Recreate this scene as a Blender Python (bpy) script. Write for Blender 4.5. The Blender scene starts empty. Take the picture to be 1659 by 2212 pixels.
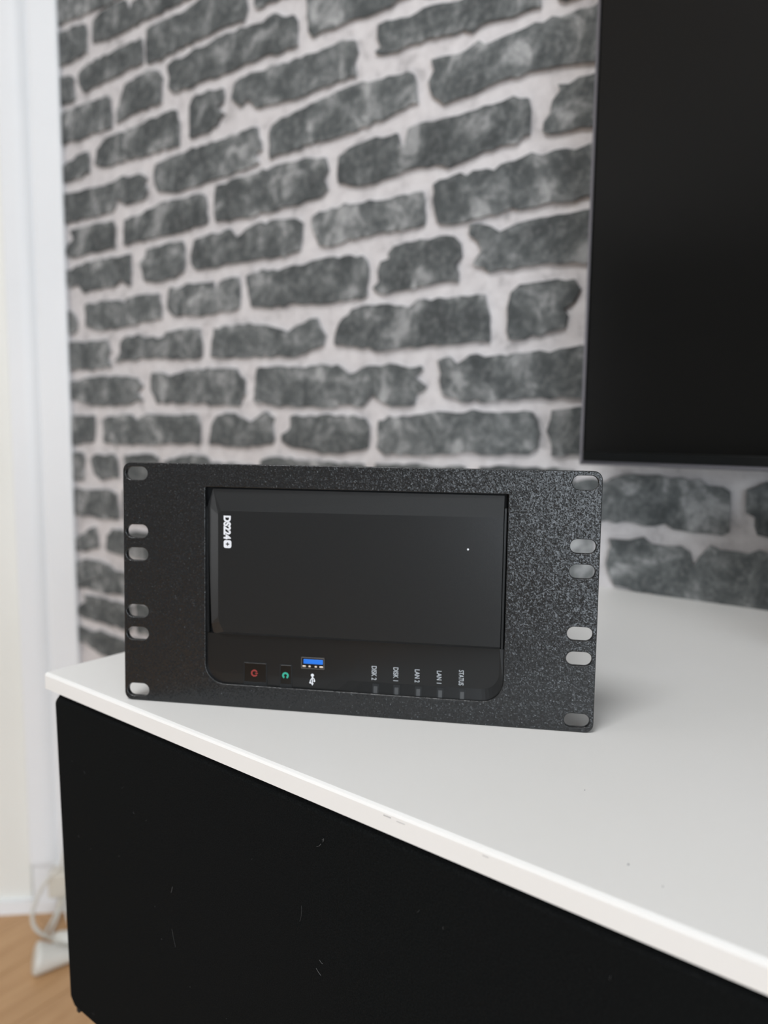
import bpy, bmesh, math, random
from mathutils import Vector, Matrix

# ------------------------------------------------------------------ camera, world, light, exposure
SC = bpy.context.scene
COL = SC.collection
cam_data = bpy.data.cameras.new('camera')
cam = bpy.data.objects.new('camera', cam_data)
COL.objects.link(cam)
CAM_H = 0.150406                                   # lens height above the cabinet top (cabinet top is z = 0)
RIGHT = Vector((0.79301558, 0.60909526, 0.01136907))
UP = Vector((-0.07470719, 0.07871024, 0.99409433))
FWD = Vector((-0.60460328, 0.78918164, -0.10792224))
cam.matrix_world = Matrix((
    (RIGHT.x, UP.x, -FWD.x, 0.0),
    (RIGHT.y, UP.y, -FWD.y, 0.0),
    (RIGHT.z, UP.z, -FWD.z, CAM_H),
    (0, 0, 0, 1)))
cam_data.sensor_fit = 'VERTICAL'
cam_data.sensor_height = 32.0
cam_data.sensor_width = 24.0
cam_data.lens = 32.0 * 1593.8 / 2212.0
cam_data.clip_start = 0.02
cam_data.clip_end = 30
cam_data.dof.use_dof = True
cam_data.dof.focus_distance = 0.345
cam_data.dof.aperture_fstop = 5.5
SC.camera = cam

world = bpy.data.worlds.new('sky')
SC.world = world
world.use_nodes = True
bgn = world.node_tree.nodes['Background']
bgn.inputs['Color'].default_value = (0.72, 0.82, 1.0, 1)
bgn.inputs['Strength'].default_value = 1.5


def area(name, loc, rot, sx, sy, energy, color):
    d = bpy.data.lights.new(name, 'AREA')
    d.shape = 'RECTANGLE'
    d.size = sx
    d.size_y = sy
    d.energy = energy
    d.color = color
    o = bpy.data.objects.new(name, d)
    o.location = loc
    o.rotation_euler = rot
    COL.objects.link(o)
    return o


WIN_Y0, WIN_Y1, WIN_Z0, WIN_Z1 = -4.0, -0.9, -0.35, 1.25
area('window_daylight', (2.62, (WIN_Y0 + WIN_Y1) / 2, (WIN_Z0 + WIN_Z1) / 2), (0, math.radians(90), 0),
     WIN_Z1 - WIN_Z0, WIN_Y1 - WIN_Y0, 108, (0.85, 0.93, 1.0))
area('left_fill_light', (-2.86, -3.3, 0.35), (0, math.radians(-90), 0), 1.9, 2.5, 34, (0.95, 0.97, 1.0))  # added fill, reflected in the storage cover's left slope to brighten it
area('overhead_fill_light', (-0.12, -0.62, 1.66), (0, 0, 0), 0.62, 0.62, 23, (0.97, 0.985, 1.0))  # added overhead fill, brightens the cabinet top against its front edge
SC.view_settings.view_transform = 'Standard'
SC.view_settings.look = 'None'
SC.view_settings.gamma = 1.0
SC.view_settings.use_curve_mapping = False
SC.view_settings.exposure = -0.05

# ------------------------------------------------------------------ measures (metres)
FZ = -0.754          # floor
CZ = 1.75            # ceiling
WY = 0.7056          # brick wall plane
XL = -0.4375         # left end of the cabinet
D1 = 0.2246          # front of the cabinet
CORNER = Vector((-1.24, WY, 0))
WDIR = Vector((-0.7258, -0.6879, 0)).normalized()     # along the left wall, away from the corner
WNRM = Vector((0.6879, -0.7258, 0)).normalized()      # into the room
random.seed(7)


# ------------------------------------------------------------------ helpers
def mat(name, color, rough=0.5, spec=0.5, metal=0.0):
    m = bpy.data.materials.new(name)
    m.use_nodes = True
    b = m.node_tree.nodes['Principled BSDF']
    b.inputs['Base Color'].default_value = (*color, 1)
    b.inputs['Roughness'].default_value = rough
    b.inputs['Specular IOR Level'].default_value = spec
    b.inputs['Metallic'].default_value = metal
    return m


class N:
    """small node-building helper"""
    def __init__(self, m):
        self.t = m.node_tree
        self.b = m.node_tree.nodes['Principled BSDF']

    def new(self, typ, **kw):
        n = self.t.nodes.new(typ)
        for k, v in kw.items():
            setattr(n, k, v)
        return n

    def link(self, a, b):
        self.t.links.new(a, b)

    def coord(self, which='Object', scale=None):
        c = self.new('ShaderNodeTexCoord')
        if scale is None:
            return c.outputs[which]
        mp = self.new('ShaderNodeMapping')
        mp.inputs['Scale'].default_value = scale
        self.link(c.outputs[which], mp.inputs['Vector'])
        return mp.outputs['Vector']

    def noise(self, vec, scale, detail=4, rough=0.55, dist=0.0):
        n = self.new('ShaderNodeTexNoise')
        n.inputs['Scale'].default_value = scale
        n.inputs['Detail'].default_value = detail
        n.inputs['Roughness'].default_value = rough
        n.inputs['Distortion'].default_value = dist
        self.link(vec, n.inputs['Vector'])
        return n.outputs['Fac']

    def ramp(self, fac, stops):
        r = self.new('ShaderNodeValToRGB')
        el = r.color_ramp.elements
        while len(el) < len(stops):
            el.new(0.5)
        for e, (p, c) in zip(el, stops):
            e.position = p
            e.color = (*c, 1) if len(c) == 3 else c
        self.link(fac, r.inputs['Fac'])
        return r.outputs['Color']

    def mix(self, fac, a, b, mode='MIX'):
        n = self.new('ShaderNodeMix', data_type='RGBA', blend_type=mode)
        for sock, v in ((n.inputs[0], fac), (n.inputs[6], a), (n.inputs[7], b)):
            if isinstance(v, (int, float)):
                sock.default_value = v
            elif isinstance(v, tuple):
                sock.default_value = (*v, 1)
            else:
                self.link(v, sock)
        return n.outputs[2]

    def math(self, op, a, b=0.0, clamp=False):
        n = self.new('ShaderNodeMath', operation=op, use_clamp=clamp)
        for sock, v in ((n.inputs[0], a), (n.inputs[1], b)):
            if isinstance(v, (int, float)):
                sock.default_value = v
            else:
                self.link(v, sock)
        return n.outputs[0]

    def bump(self, h, strength, distance):
        n = self.new('ShaderNodeBump')
        n.inputs['Strength'].default_value = strength
        n.inputs['Distance'].default_value = distance
        self.link(h, n.inputs['Height'])
        self.link(n.outputs['Normal'], self.b.inputs['Normal'])

    def color(self, c):
        self.link(c, self.b.inputs['Base Color'])

    def rough(self, c):
        self.link(c, self.b.inputs['Roughness'])


def obj(name, me, m=None, parent=None, smooth=False):
    if isinstance(me, bmesh.types.BMesh):
        bm = me
        me = bpy.data.meshes.new(name)
        bm.to_mesh(me)
        bm.free()
    if m is not None:
        me.materials.clear()
        me.materials.append(m)
    if smooth:
        for p in me.polygons:
            p.use_smooth = True
    o = bpy.data.objects.new(name, me)
    COL.objects.link(o)
    if parent is not None:
        o.parent = parent
    return o


def empty(name, loc=(0, 0, 0), matrix=None):
    o = bpy.data.objects.new(name, None)
    o.empty_display_size = 0.02
    COL.objects.link(o)
    if matrix is not None:
        o.matrix_world = matrix
    else:
        o.location = loc
    return o


def tag(o, label=None, cat=None, group=None, kind=None):
    if label:
        o['label'] = label
    if cat:
        o['category'] = cat
    if group:
        o['group'] = group
    if kind:
        o['kind'] = kind
    return o


def add_box(bm, lo, hi, bevel=0.0, seg=2):
    r = bmesh.ops.create_cube(bm, size=1.0)
    vs = r['verts']
    lo, hi = Vector(lo), Vector(hi)
    for v in vs:
        v.co = Vector((lo.x + (v.co.x + .5) * (hi.x - lo.x), lo.y + (v.co.y + .5) * (hi.y - lo.y), lo.z + (v.co.z + .5) * (hi.z - lo.z)))
    if bevel > 0:
        es = list({e for v in vs for e in v.link_edges})
        bmesh.ops.bevel(bm, geom=es, offset=bevel, segments=seg, profile=0.5, affect='EDGES')


def box(lo, hi, bevel=0.0, seg=2):
    bm = bmesh.new()
    add_box(bm, lo, hi, bevel, seg)
    return bm


def add_rings(bm, rings, cap_start=False, cap_end=True, closed=True):
    """loft between rings with equal vertex counts"""
    vr = [[bm.verts.new(p) for p in ring] for ring in rings]
    n = len(vr[0])
    for a, b in zip(vr, vr[1:]):
        for i in range(n if closed else n - 1):
            j = (i + 1) % n
            bm.faces.new((a[i], a[j], b[j], b[i]))
    if cap_start:
        bm.faces.new(list(reversed(vr[0])))
    if cap_end:
        bm.faces.new(vr[-1])
    bmesh.ops.recalc_face_normals(bm, faces=bm.faces[:])
    return bm


def tube(points, radius, sides=10, smooth_steps=6):
    """tube along a Catmull-Rom curve"""
    P = [Vector(p) for p in points]
    path = []
    for i in range(len(P) - 1):
        p0, p1, p2, p3 = P[max(i - 1, 0)], P[i], P[i + 1], P[min(i + 2, len(P) - 1)]
        for k in range(smooth_steps):
            t = k / smooth_steps
            path.append(0.5 * ((2 * p1) + (p2 - p0) * t + (2 * p0 - 5 * p1 + 4 * p2 - p3) * t * t + (3 * p1 - p0 - 3 * p2 + p3) * t ** 3))
    path.append(P[-1])
    bm = bmesh.new()
    rings = []
    nrm = None
    for i, c in enumerate(path):
        d = (path[min(i + 1, len(path) - 1)] - path[max(i - 1, 0)]).normalized()
        if nrm is None:
            nrm = d.orthogonal().normalized()
        nrm = (nrm - d * nrm.dot(d)).normalized()
        bn = d.cross(nrm)
        rr = radius[i * (len(radius) - 1) // max(len(path) - 1, 1)] if isinstance(radius, (list, tuple)) else radius
        rings.append([c + (nrm * math.cos(a) + bn * math.sin(a)) * rr for a in [2 * math.pi * k / sides for k in range(sides)]])
    return add_rings(bm, rings, True, True)


def lathe(a, b, profile, sides=24):
    """surface of revolution about the segment a-b; profile = (fraction along, radius)"""
    a, b = Vector(a), Vector(b)
    d = (b - a)
    L = d.length
    d.normalize()
    n = d.orthogonal().normalized()
    m = d.cross(n)
    rings = [[a + d * (f * L) + (n * math.cos(t) + m * math.sin(t)) * r for t in [2 * math.pi * k / sides for k in range(sides)]] for f, r in profile]
    return add_rings(bmesh.new(), rings, True, True)


def rounded_rect(x0, y0, x1, y1, rbl, rbr, rtr, rtl, seg=8):
    """counter-clockwise outline, one radius per corner"""
    out = []
    for cx, cy, r, a0 in ((x0 + rbl, y0 + rbl, rbl, 180), (x1 - rbr, y0 + rbr, rbr, 270), (x1 - rtr, y1 - rtr, rtr, 0), (x0 + rtl, y1 - rtl, rtl, 90)):
        for k in range(seg + 1):
            a = math.radians(a0 + 90 * k / seg)
            out.append((cx + r * math.cos(a), cy + r * math.sin(a)))
    return out


def plate_mesh(name, outlines, thickness, bevel=0.0003):
    """flat plate with holes from 2D outlines in x/z, front at y=0, going to y=thickness"""
    cu = bpy.data.curves.new(name, 'CURVE')
    cu.dimensions = '2D'
    cu.fill_mode = 'BOTH'
    cu.extrude = thickness / 2 - bevel
    cu.bevel_depth = bevel
    cu.bevel_resolution = 1
    cu.offset = -bevel
    for pts in outlines:
        sp = cu.splines.new('POLY')
        sp.points.add(len(pts) - 1)
        for p, (x, y) in zip(sp.points, pts):
            p.co = (x, y, 0, 1)
        sp.use_cyclic_u = True
    o = bpy.data.objects.new(name, cu)
    COL.objects.link(o)
    dg = bpy.context.evaluated_depsgraph_get()
    me = bpy.data.meshes.new_from_object(o.evaluated_get(dg))
    bpy.data.objects.remove(o)
    bpy.data.curves.remove(cu)
    me.transform(Matrix(((1, 0, 0, 0), (0, 0, -1, thickness / 2), (0, 1, 0, 0), (0, 0, 0, 1))))
    return me


def text_mesh(body, u_lo, u_hi, v_top, v_bot, w, depth=0.00012, bold=0.0):
    """lettering that reads downwards: glyph tops towards +x, line running towards -z, facing -y"""
    cu = bpy.data.curves.new('lettering', 'FONT')
    cu.body = body
    cu.size = 1.0
    cu.extrude = 0.02
    cu.offset = bold
    o = bpy.data.objects.new('lettering', cu)
    COL.objects.link(o)
    dg = bpy.context.evaluated_depsgraph_get()
    me = bpy.data.meshes.new_from_object(o.evaluated_get(dg))
    bpy.data.objects.remove(o)
    bpy.data.curves.remove(cu)
    xs = [v.co.x for v in me.vertices]
    ys = [v.co.y for v in me.vertices]
    x0, x1, y0, y1 = min(xs), max(xs), min(ys), max(ys)
    for v in me.vertices:
        tx = (v.co.x - x0) / (x1 - x0)
        ty = (v.co.y - y0) / (y1 - y0)
        tz = v.co.z / 0.04 + 0.5
        uu, vv = u_lo + ty * (u_hi - u_lo), v_top + tx * (v_bot - v_top)
        v.co = (uu, (w(uu, vv) if callable(w) else w) - tz * depth, vv)
    me.update()
    return me


# ------------------------------------------------------------------ materials
M = {}
M['white_lacquer'] = mat('white_lacquer', (0.80, 0.79, 0.765), 0.38, 0.45)
n = N(M['white_lacquer'])
n.color(n.ramp(n.noise(n.coord('Object'), 6, 3), [(0.3, (0.785, 0.775, 0.75)), (0.7, (0.815, 0.805, 0.785))]))
n.bump(n.noise(n.coord('Object'), 900, 2), 0.03, 0.0002)

M['white_paint'] = mat('white_paint', (0.86, 0.87, 0.88), 0.42, 0.4)
n = N(M['white_paint'])
n.color(n.ramp(n.noise(n.coord('Object'), 3, 3), [(0.3, (0.79, 0.805, 0.82)), (0.7, (0.83, 0.84, 0.85))]))

M['cream_door'] = mat('cream_door', (0.80, 0.80, 0.76), 0.45, 0.4)
n = N(M['cream_door'])
n.color(n.ramp(n.noise(n.coord('Object'), 2.5, 3), [(0.3, (0.78, 0.78, 0.735)), (0.7, (0.82, 0.82, 0.78))]))

M['room_wall'] = mat('room_wall', (0.74, 0.72, 0.69), 0.9, 0.2)
n = N(M['room_wall'])
n.color(n.ramp(n.noise(n.coord('Object'), 2, 4), [(0.3, (0.72, 0.70, 0.67)), (0.7, (0.76, 0.74, 0.71))]))
n.bump(n.noise(n.coord('Object'), 250, 3), 0.15, 0.001)

M['taupe_wall'] = mat('taupe_wall', (0.30, 0.285, 0.27), 0.9, 0.2)
n = N(M['taupe_wall'])
n.color(n.ramp(n.noise(n.coord('Object'), 2, 4), [(0.3, (0.29, 0.275, 0.26)), (0.7, (0.31, 0.295, 0.28))]))

M['ceiling_paint'] = mat('ceiling_paint', (0.88, 0.875, 0.86), 0.9, 0.2)
n = N(M['ceiling_paint'])
n.color(n.ramp(n.noise(n.coord('Object'), 2, 3), [(0.3, (0.87, 0.865, 0.85)), (0.7, (0.89, 0.885, 0.87))]))

M['mortar'] = mat('mortar', (0.52, 0.49, 0.49), 0.85, 0.25)
n = N(M['mortar'])
oc = n.coord('Object')
base = n.ramp(n.noise(oc, 34, 6, 0.68, 0.4), [(0.30, (0.35, 0.336, 0.338)), (0.45, (0.60, 0.573, 0.576)), (0.66, (0.72, 0.693, 0.693))])
n.color(n.mix(n.math('MULTIPLY', n.noise(oc, 5, 3), 0.25), base, (0.58, 0.56, 0.56)))
n.bump(n.noise(oc, 220, 4), 0.12, 0.0006)

M['dark_brick'] = mat('dark_brick', (0.1, 0.105, 0.107), 0.8, 0.25)
n = N(M['dark_brick'])
oc = n.coord('Object')
geo = n.new('ShaderNodeObjectInfo')
rnd = geo.outputs['Random']
loc = n.new('ShaderNodeVectorMath', operation='ADD')          # every brick gets its own piece of the pattern
n.link(oc, loc.inputs[0])
sh = n.new('ShaderNodeVectorMath', operation='SCALE')
sh.inputs[0].default_value = (7.3, 3.1, 5.7)
n.link(rnd, sh.inputs['Scale'])
n.link(sh.outputs[0], loc.inputs[1])
lv = loc.outputs[0]
fine = n.noise(lv, 120, 5, 0.65)
blot = n.noise(lv, 24, 6, 0.66, 0.5)
body = n.ramp(blot, [(0.33, (0.052, 0.057, 0.0585)), (0.46, (0.085, 0.093, 0.094)), (0.55, (0.165, 0.174, 0.174)), (0.65, (0.42, 0.424, 0.424))])
body = n.mix(0.30, body, n.ramp(fine, [(0.30, (0.040, 0.044, 0.045)), (0.50, (0.095, 0.102, 0.103)), (0.66, (0.32, 0.323, 0.323))]))
att = n.new('ShaderNodeAttribute', attribute_name='smear')
edge = n.math('MULTIPLY', att.outputs['Fac'], n.math('ADD', n.math('MULTIPLY', n.noise(lv, 40, 5, 0.65), 3.4), -1.05), True)
body = n.mix(n.math('MULTIPLY', edge, 0.9), body, (0.50, 0.48, 0.475))
shade = n.math('ADD', n.math('MULTIPLY', rnd, 0.22), 0.92)
vm = n.new('ShaderNodeVectorMath', operation='SCALE')
n.link(body, vm.inputs[0])
n.link(shade, vm.inputs['Scale'])
n.color(vm.outputs[0])
n.bump(n.noise(oc, 160, 5, 0.6), 0.15, 0.0008)

M['oak'] = mat('oak', (0.44, 0.27, 0.14), 0.42, 0.45)
n = N(M['oak'])
gi = n.new('ShaderNodeObjectInfo')
grain = n.noise(n.coord('Object', (22, 1.6, 22)), 3.0, 6, 0.6, 0.6)
c = n.ramp(grain, [(0.30, (0.44, 0.250, 0.115)), (0.55, (0.55, 0.33, 0.165)), (0.75, (0.61, 0.385, 0.20))])
n.color(n.mix(n.math('MULTIPLY', gi.outputs['Random'], 0.30), c, (0.44, 0.245, 0.11)))
n.rough(n.ramp(grain, [(0.2, (0.5,) * 3), (0.8, (0.36,) * 3)]))

M['floor_joint'] = mat('floor_joint', (0.10, 0.06, 0.03), 0.9, 0.1)

M['speaker_cloth'] = mat('speaker_cloth', (0.0085, 0.0092, 0.0094), 0.95, 0.05)
n = N(M['speaker_cloth'])
oc = n.coord('Object')
n.color(n.ramp(n.noise(oc, 1500, 3, 0.7), [(0.35, (0.0030, 0.0035, 0.0036)), (0.6, (0.0072, 0.0080, 0.0081)), (0.8, (0.018, 0.019, 0.019))]))
n.bump(n.noise(oc, 1300, 3, 0.7), 0.5, 0.0006)

M['powder_coat'] = mat('powder_coat', (0.016, 0.017, 0.0176), 0.27, 0.5)
n = N(M['powder_coat'])
oc = n.coord('Object')
hs = []
for sc_, rad in ((760, 0.46), (1250, 0.50)):                  # scattered grains of the textured coating
    vo = n.new('ShaderNodeTexVoronoi', feature='F1')
    vo.inputs['Scale'].default_value = sc_
    n.link(oc, vo.inputs['Vector'])
    g = n.math('MAXIMUM', n.math('SUBTRACT', rad, vo.outputs['Distance']), 0.0)
    sz = n.new('ShaderNodeSeparateColor')
    n.link(vo.outputs['Color'], sz.inputs[0])
    hs.append(n.math('MULTIPLY', n.math('POWER', g, 1.3), n.math('POWER', sz.outputs[0], 1.5)))
h = n.math('ADD', n.math('ADD', n.math('MULTIPLY', hs[0], 1.3), hs[1]), n.math('MULTIPLY', n.noise(oc, 1500, 2, 0.5), 0.16))
fl = n.new('ShaderNodeTexVoronoi', feature='F1')
fl.inputs['Scale'].default_value = 1350
n.link(oc, fl.inputs['Vector'])
cen = n.new('ShaderNodeVectorMath', operation='SUBTRACT')
n.link(fl.outputs['Color'], cen.inputs[0])
cen.inputs[1].default_value = (0.5, 0.5, 0.5)
scl = n.new('ShaderNodeVectorMath', operation='SCALE')
n.link(cen.outputs[0], scl.inputs[0])
scl.inputs['Scale'].default_value = 0.20
gn = n.new('ShaderNodeNewGeometry')
ad_ = n.new('ShaderNodeVectorMath', operation='ADD')
n.link(gn.outputs['Normal'], ad_.inputs[0])
n.link(scl.outputs[0], ad_.inputs[1])
nm_ = n.new('ShaderNodeVectorMath', operation='NORMALIZE')
n.link(ad_.outputs[0], nm_.inputs[0])
bp = n.new('ShaderNodeBump')
bp.inputs['Strength'].default_value = 0.5
bp.inputs['Distance'].default_value = 0.0006
n.link(h, bp.inputs['Height'])
n.link(nm_.outputs[0], bp.inputs['Normal'])
n.link(bp.outputs['Normal'], n.b.inputs['Normal'])
n.color(n.ramp(n.noise(oc, 900, 2), [(0.35, (0.0095, 0.0102, 0.0107)), (0.7, (0.0135, 0.0143, 0.0148))]))

M['matte_black'] = mat('matte_black', (0.0215, 0.0225, 0.023), 0.28, 0.42)
n = N(M['matte_black'])
oc = n.coord('Object')
n.color(n.ramp(n.noise(oc, 1400, 2), [(0.3, (0.0115, 0.0122, 0.0125)), (0.7, (0.0145, 0.0152, 0.0155))]))
n.bump(n.noise(oc, 2200, 2), 0.10, 0.0002)

M['shell_black'] = mat('shell_black', (0.006, 0.0065, 0.007), 0.6, 0.3)
M['satin_black'] = mat('satin_black', (0.011, 0.0113, 0.0113), 0.26, 0.36)
n = N(M['satin_black'])
n.bump(n.noise(n.coord('Object'), 2200, 2), 0.06, 0.0002)
M['button_black'] = mat('button_black', (0.0055, 0.0052, 0.0048), 0.25, 0.45)
M['lip_grey'] = mat('lip_grey', (0.045, 0.045, 0.048), 0.4, 0.5)
M['led_window'] = mat('led_window', (0.05, 0.052, 0.053), 0.4, 0.5)
M['gap_dark'] = mat('gap_dark', (0.010, 0.011, 0.0115), 0.5, 0.3)
M['print_white'] = mat('print_white', (0.72, 0.73, 0.76), 0.6, 0.3)
M['print_grey'] = mat('print_grey', (0.42, 0.44, 0.46), 0.6, 0.3)
M['print_red'] = mat('print_red', (0.26, 0.035, 0.030), 0.5, 0.3)
M['print_green'] = mat('print_green', (0.035, 0.34, 0.235), 0.5, 0.3)
M['port_steel'] = mat('port_steel', (0.16, 0.155, 0.15), 0.35, 0.5, 0.8)
M['port_blue'] = mat('port_blue', (0.012, 0.16, 0.66), 0.4, 0.5)
M['contact'] = mat('contact', (0.62, 0.52, 0.43), 0.35, 0.5, 0.2)
M['screen_black'] = mat('screen_black', (0.0038, 0.0038, 0.0035), 0.16, 0.25)
n = N(M['screen_black'])
n.rough(n.ramp(n.noise(n.coord('Object'), 4, 2), [(0.3, (0.14,) * 3), (0.7, (0.19,) * 3)]))
M['tv_black'] = mat('tv_black', (0.006, 0.0065, 0.0065), 0.3, 0.4)
M['tv_metal'] = mat('tv_metal', (0.19, 0.185, 0.205), 0.38, 0.5, 0.7)
M['tv_back'] = mat('tv_back', (0.012, 0.012, 0.012), 0.7, 0.3)
M['white_plastic'] = mat('white_plastic', (0.66, 0.65, 0.60), 0.4, 0.45)
n = N(M['white_plastic'])
n.color(n.ramp(n.noise(n.coord('Object'), 25, 3), [(0.3, (0.63, 0.62, 0.57)), (0.7, (0.69, 0.68, 0.635))]))
M['cream_plastic'] = mat('cream_plastic', (0.62, 0.58, 0.50), 0.45, 0.4)
M['lint'] = mat('lint', (0.11, 0.11, 0.11), 0.9, 0.1)
M['scuff'] = mat('scuff', (0.48, 0.47, 0.46), 0.7, 0.2)
M['speck'] = mat('speck', (0.26, 0.26, 0.27), 0.8, 0.2)
M['clear_glass'] = mat('clear_glass', (0.9, 0.9, 0.9), 0.05, 0.5)

# ------------------------------------------------------------------ setting: floor of oak planks
floor = obj('floor', box((-3.2, -5.7, FZ - 0.05), (2.75, 0.9, FZ - 0.0015)), M['floor_joint'])
tag(floor, 'honey coloured oak plank floor below the floating cabinet', kind='structure')
pw, pl = 0.12, 1.05
variants = []
for k in range(4):
    bm = bmesh.new()
    add_box(bm, (0.0006, 0.0006, -0.012), (pw - 0.0006, pl - 0.0006, 0.0), 0.0008, 1)
    me = bpy.data.meshes.new('plank')
    bm.to_mesh(me)
    bm.free()
    me.materials.append(M['oak'])
    variants.append(me)
x = -2.03
ci = 0
while x < 0.55:
    y = 0.72 - pl - random.random() * 0.6 + (0.35 if ci % 2 else 0)
    y0 = y
    ys = [y0 + pl, y0, y0 - pl, y0 - 2 * pl]
    for yy in ys:
        if yy > 0.70:
            continue
        pk = bpy.data.objects.new('plank', variants[random.randrange(4)])
        COL.objects.link(pk)
        pk.parent = floor
        pk.location = (x, yy, FZ)
        if yy + pl > 0.80:                         # end board cut at the wall
            pk.scale = (1, (0.80 - yy) / pl, 1)
    x += pw
    ci += 1

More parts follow.
